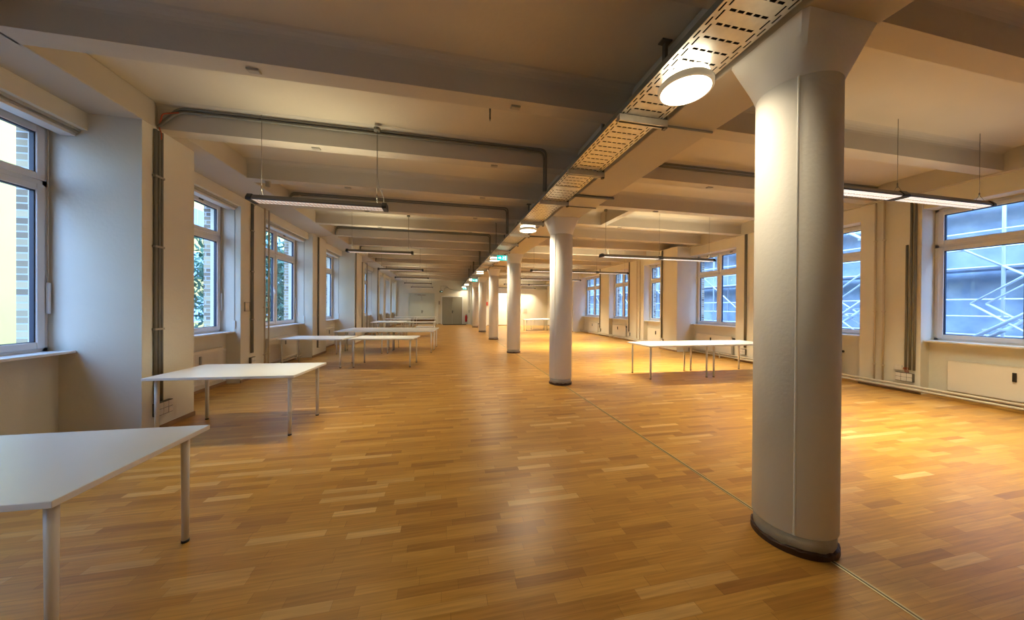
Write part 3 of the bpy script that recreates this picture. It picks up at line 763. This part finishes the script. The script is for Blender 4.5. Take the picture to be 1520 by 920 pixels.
# ------------------------------------------------------------------ far end: doors and fittings
def double_door(name, x0, x1, z1, m, y):
    b = MB(); f = .07
    b.box(x0-f, x0, y-.05, y+.01, 0, z1+f); b.box(x1, x1+f, y-.05, y+.01, 0, z1+f); b.box(x0-f, x1+f, y-.05, y+.01, z1, z1+f)
    D = struct(b.build(name, 'whitepaint' if m == 'doorgrey' else 'doorlight'))
    xm = (x0+x1)/2
    for a, e in ((x0+.004, xm-.004), (xm+.004, x1-.004)):
        b = MB(); b.box(a, e, y-.03, y-.003, .01, z1-.004); b.build('leaf', m, D, bevel=.004)
    b = MB(); b.box(xm-.01, xm+.05, y-.045, y-.03, .95, 1.2); b.tube([(xm+.02, y-.03, 1.12), (xm+.02, y-.09, 1.12), (xm+.16, y-.09, 1.12)], .013, 8); b.build('handle', 'black', D)
    b = MB()
    for xx in (xm-.35, xm+.02): b.box(xx, xx+.3, y-.08, y-.03, z1-.12, z1-.05); 
    b.tube([(xm-.03, y-.06, z1-.06), (xm+.02, y-.09, z1-.55)], .012, 6); b.tube([(xm-.6, y-.06, z1-.08), (xm-.1, y-.08, z1-.03)], .012, 6)
    b.build('closer', 'grey_box', D)
double_door('door_1', -2.78, -.80, 2.57, 'doorlight', Y1)
double_door('door_2', -.10, 1.62, 2.36, 'doorgrey', Y1)
b = MB(); b.box(-.03, 1.9, Y1-1.3, Y1-.15, 0, .02); tag(b.build('door_mat', 'mat', bevel=.004), 'dark mat on the floor before the far grey double door', 'mat')
t = thing('fire_extinguisher', 'red fire extinguisher standing right of the far grey door', 'extinguisher', (1.95, Y1-.14, 0))
s = MB(); s.lathe([(.06, .22), (.095, .25), (.095, .68), (.06, .76), (.03, .78), (.03, .82)], n=20); s.build('cylinder', 'red', t)
s = MB(); s.box(-.03, .03, -.05, .05, .82, .86); s.tube([(.0, -.04, .84), (.08, -.06, .8), (.11, -.05, .5)], .012, 6); s.build('valve_and_hose', 'black', t)
s = MB(); s.box(-.06, .06, .09, .14, .2, .7); s.build('wall_bracket', 'black', t)
t = thing('exit_sign', 'small unlit green exit sign on the wall above left of the far grey door', 'exit sign', (-.18, Y1-.03, 2.74))
s = MB(); s.box(-.14, .14, 0, .03, 0, .14); s.build('case', 'greenoff', t); s = MB(); s.box(-.02, .1, -.003, 0, .05, .09); s.build('arrow', 'exitwhite', t)
s = MB(); s.box(-.40, -.28, Y1-.06, Y1, 1.7, 2.0); tag(s.build('wall_box', 'grey_box'), 'small grey box on the wall left of the far grey door', 'box')
conduit('thin conduits on the far wall above the grey door', [[(-.2, Y1-.02, 2.9), (-.2, Y1-.02, 3.3), (.25, Y1-.02, 3.3), (.5, Y1-.02, 3.05), (.9, Y1-.02, 2.95), (2.2, Y1-.02, 2.95)], [(.1, Y1-.02, 2.9), (.1, Y1-.02, 3.1), (.35, Y1-.02, 3.2)]], r=.012)
b = MB(); b.box(2.05, 2.12, Y1-.5, Y1-.42, 0, 3.2); b.box(2.4, 2.47, Y1-.5, Y1-.42, 0, 3.2)
b.box(2.12, 2.4, Y1-.48, Y1-.45, .02, 3.14); b.box(2.05, 2.47, Y1-.5, Y1-.42, 3.14, 3.2)
d3 = struct(b.build('door_3', 'whitepaint')); b = MB(); b.box(2.15, 2.18, Y1-.54, Y1-.48, 1.0, 1.25); b.build('handle', 'black', d3)
# far right wall: bright panels, red sign, vent
b = MB(); b.box(2.9, 3.5, 25.95, 26, 0, 1.5); b.box(4.35, 5.05, 25.94, 26, .06, 3.0)
struct(b.build('trim_90', 'whitepaint'))
b = MB(); b.box(3.2, 3.55, 25.93, 25.96, 1.62, 1.92); tag(b.build('red_sign', 'redsign'), 'red sign on the far right wall between two columns', 'sign')
b = MB(); b.box(5.85, 6.1, 25.96, 26, 2.75, 3.15); tag(b.build('vent', 'pipe'), 'small square vent on the far right wall above the strip lamps', 'vent')
b = MB(); b.box(6.45, 6.75, 25.67, 25.7, 1.1, 1.4); tag(b.build('wall_box', 'pipe'), 'small square box on the pale far right wall', 'box')
t = thing('strip_lamp', 'short white lit batten lamp high on the far right wall', 'lamp', (4.6, 25.85, 2.62), 0)
s = MB(); s.box(-.6, .6, -.05, .05, 0, .05); s.build('housing', 'whitepaint', t); s = MB(); s.box(-.58, .58, -.045, .045, -.03, 0); s.build('tube', mat('batten_tube', (.9, .9, .9), .3, emit=(.95, 1, .92), estr=2.5), t)
ld = bpy.data.lights.new('batten_light', 'AREA'); ld.shape = 'RECTANGLE'; ld.size = 1.1; ld.size_y = .08; ld.energy = 5; ld.color = (.85, 1, .85)
lo = bpy.data.objects.new('batten_light', ld); COL.objects.link(lo); lo.location = (4.6, 25.85, 2.57)

# ------------------------------------------------------------------ outside, left: courtyard
b = MB(); b.box(-60, 60, -30, 70, -1.3, -1.2); struct(b.build('ground', 'ground'))
hb = thing('building', 'yellow rendered house with blue windows across the courtyard, seen through the left windows', 'building', (-17, 24, -1.2))
b = MB(); b.box(-8, 0, -30, 34, 0, 16); b.build('wall', 'yellowwall', hb)
for iy in range(-8, 12):
    for iz in range(4):
        yy, zz = iy*2.9, 1.6+iz*3.1
        b = MB(); b.box(0, .06, yy-.65, yy+.65, zz-.1, zz+1.75); wdw = b.build('window', 'whitetrim', hb)
        b = MB(); b.box(.06, .08, yy-.52, yy-.04, zz, zz+1.65); b.box(.06, .08, yy+.04, yy+.52, zz, zz+1.65); b.build('pane', 'bluewin', wdw)
b = MB(); b.box(-8.3, .4, -30, 34, 16, 16.5); b.build('roof_edge', 'whitetrim', hb)
def bush(label, x, y, r, h, n, zb=-1.2, leaf=.16, name='bush', cat='bush'):
    t = thing(name, label, cat, (x, y, zb)); rg = random.Random(int(x*31+y*17))
    s = MB(); s.tube([(0, 0, 0), (.05, .03, h*.35), (0, -.05, h*.8)], [.08, .06, .02], 8)
    for q in range(7):
        a = rg.uniform(0, 6.28); zz = h*rg.uniform(.2, .7); s.tube([(0, 0, zz), (math.cos(a)*r*.6, math.sin(a)*r*.6, zz+h*.2)], [.03, .01], 5)
    s.build('trunk', 'bark', t)
    s = MB()
    for q in range(n):
        a = rg.uniform(0, 6.28); u = rg.uniform(-1, 1); rad = rg.uniform(.45, 1)
        c = Vector((math.cos(a)*math.sqrt(1-u*u)*r*rad, math.sin(a)*math.sqrt(1-u*u)*r*rad, h*.58+u*h*.42*rad))
        d1 = Vector((rg.uniform(-1, 1), rg.uniform(-1, 1), rg.uniform(-1, 1))).normalized(); d2 = d1.cross(Vector((rg.uniform(-1, 1), rg.uniform(-1, 1), rg.uniform(-1, 1)))).normalized()
        L = leaf*rg.uniform(.6, 1.2)
        v = [s.bm.verts.new(c+d1*L), s.bm.verts.new(c+d2*L*.35), s.bm.verts.new(c-d1*L), s.bm.verts.new(c-d2*L*.35)]
        s.bm.faces.new(v)
    s.build('foliage', 'leaf', t)
bush('dense dark green bush outside the first left window', -7.4, 9.6, 1.4, 2.5, 2600)
bush('tall green tree outside the second left window', -7.6, 14.6, 2.0, 6.2, 3600, name='tree', cat='tree')
bush('green tree outside the third left window', -8.2, 19.5, 2.0, 6.0, 2600, name='tree', cat='tree')
bush('green shrub outside the nearest left window', -8.0, 3.6, 1.4, 3.0, 1500)

# ------------------------------------------------------------------ outside, right: scaffolded facade
sb = thing('building', 'grey building wrapped in scaffold netting across the street, seen through the right windows', 'building', (19, 16, -1.2))
b = MB(); b.box(0, 8, -26, 34, 0, 15); b.build('wall', 'facadegrey', sb)
for iy in range(-8, 11):
    for iz in range(4):
        b = MB(); b.box(-.03, 0, iy*3-.55, iy*3+.55, 1.5+iz*3.2, 3.6+iz*3.2); b.build('window', 'darkwin', sb)
sc = thing('scaffold', 'pale tube scaffold with netting, boards and diagonal braces outside the right windows', 'scaffold', (15.5, 16, -1.2))
s = MB()
for j in range(-9, 12):
    for xx in (0, 1.0): s.tube([(xx, j*2.5, 0), (xx, j*2.5, 12)], .04, 6)
s.build('standards', 'tube', sc)
s = MB()
for z in range(6):
    for dz in (0, .55, 1.05): s.tube([(0, -24, z*2+dz), (0, 28, z*2+dz)], .03, 6)
s.build('rails', 'tube', sc)
s = MB()
for z in range(1, 6): s.box(0, 1.0, -24, 28, z*2-.06, z*2)
s.build('boards', 'deck', sc)
s = MB()
for j in range(-9, 11):
    for z in range(5):
        if (j+z) % 2 == 0: s.tube([(-.05, j*2.5, z*2), (-.05, j*2.5+2.5, z*2+2)], .03, 6)
s.build('braces', 'tube', sc)
s = MB(); s.box(1.15, 1.17, -24, 28, .3, 11.5); s.build('netting', 'net', sc)
for i_, (yy, zz) in enumerate(((6.6, 2.6), (3.2, 1.4))):
    t = thing('scaffold_stair', 'light metal scaffold stair zigzagging outside the window right of the nearest column' if i_ == 0 else 'lower flight of light scaffold stair at the right edge', 'stair', (13.2, yy, -1.2))
    for q in range(3):
        s = MB(); a = (0, 0, 0+q*2.0); e = (0, 2.4, 2.0+q*2.0)
        if q % 2: a, e = (0, 2.4, q*2.0), (0, 0, 2+q*2.0)
        for dx in (0, .6): s.tube([(dx, a[1], a[2]), (dx, e[1], e[2])], .045, 6); s.tube([(dx, a[1], a[2]+.9), (dx, e[1], e[2]+.9)], .025, 6)
        for k in range(9):
            u = k/8; yk = a[1]+(e[1]-a[1])*u; zk = a[2]+(e[2]-a[2])*u; s.box(0, .6, yk-.12, yk+.12, zk-.02, zk+.02)
        s.build('flight', 'tube', t)
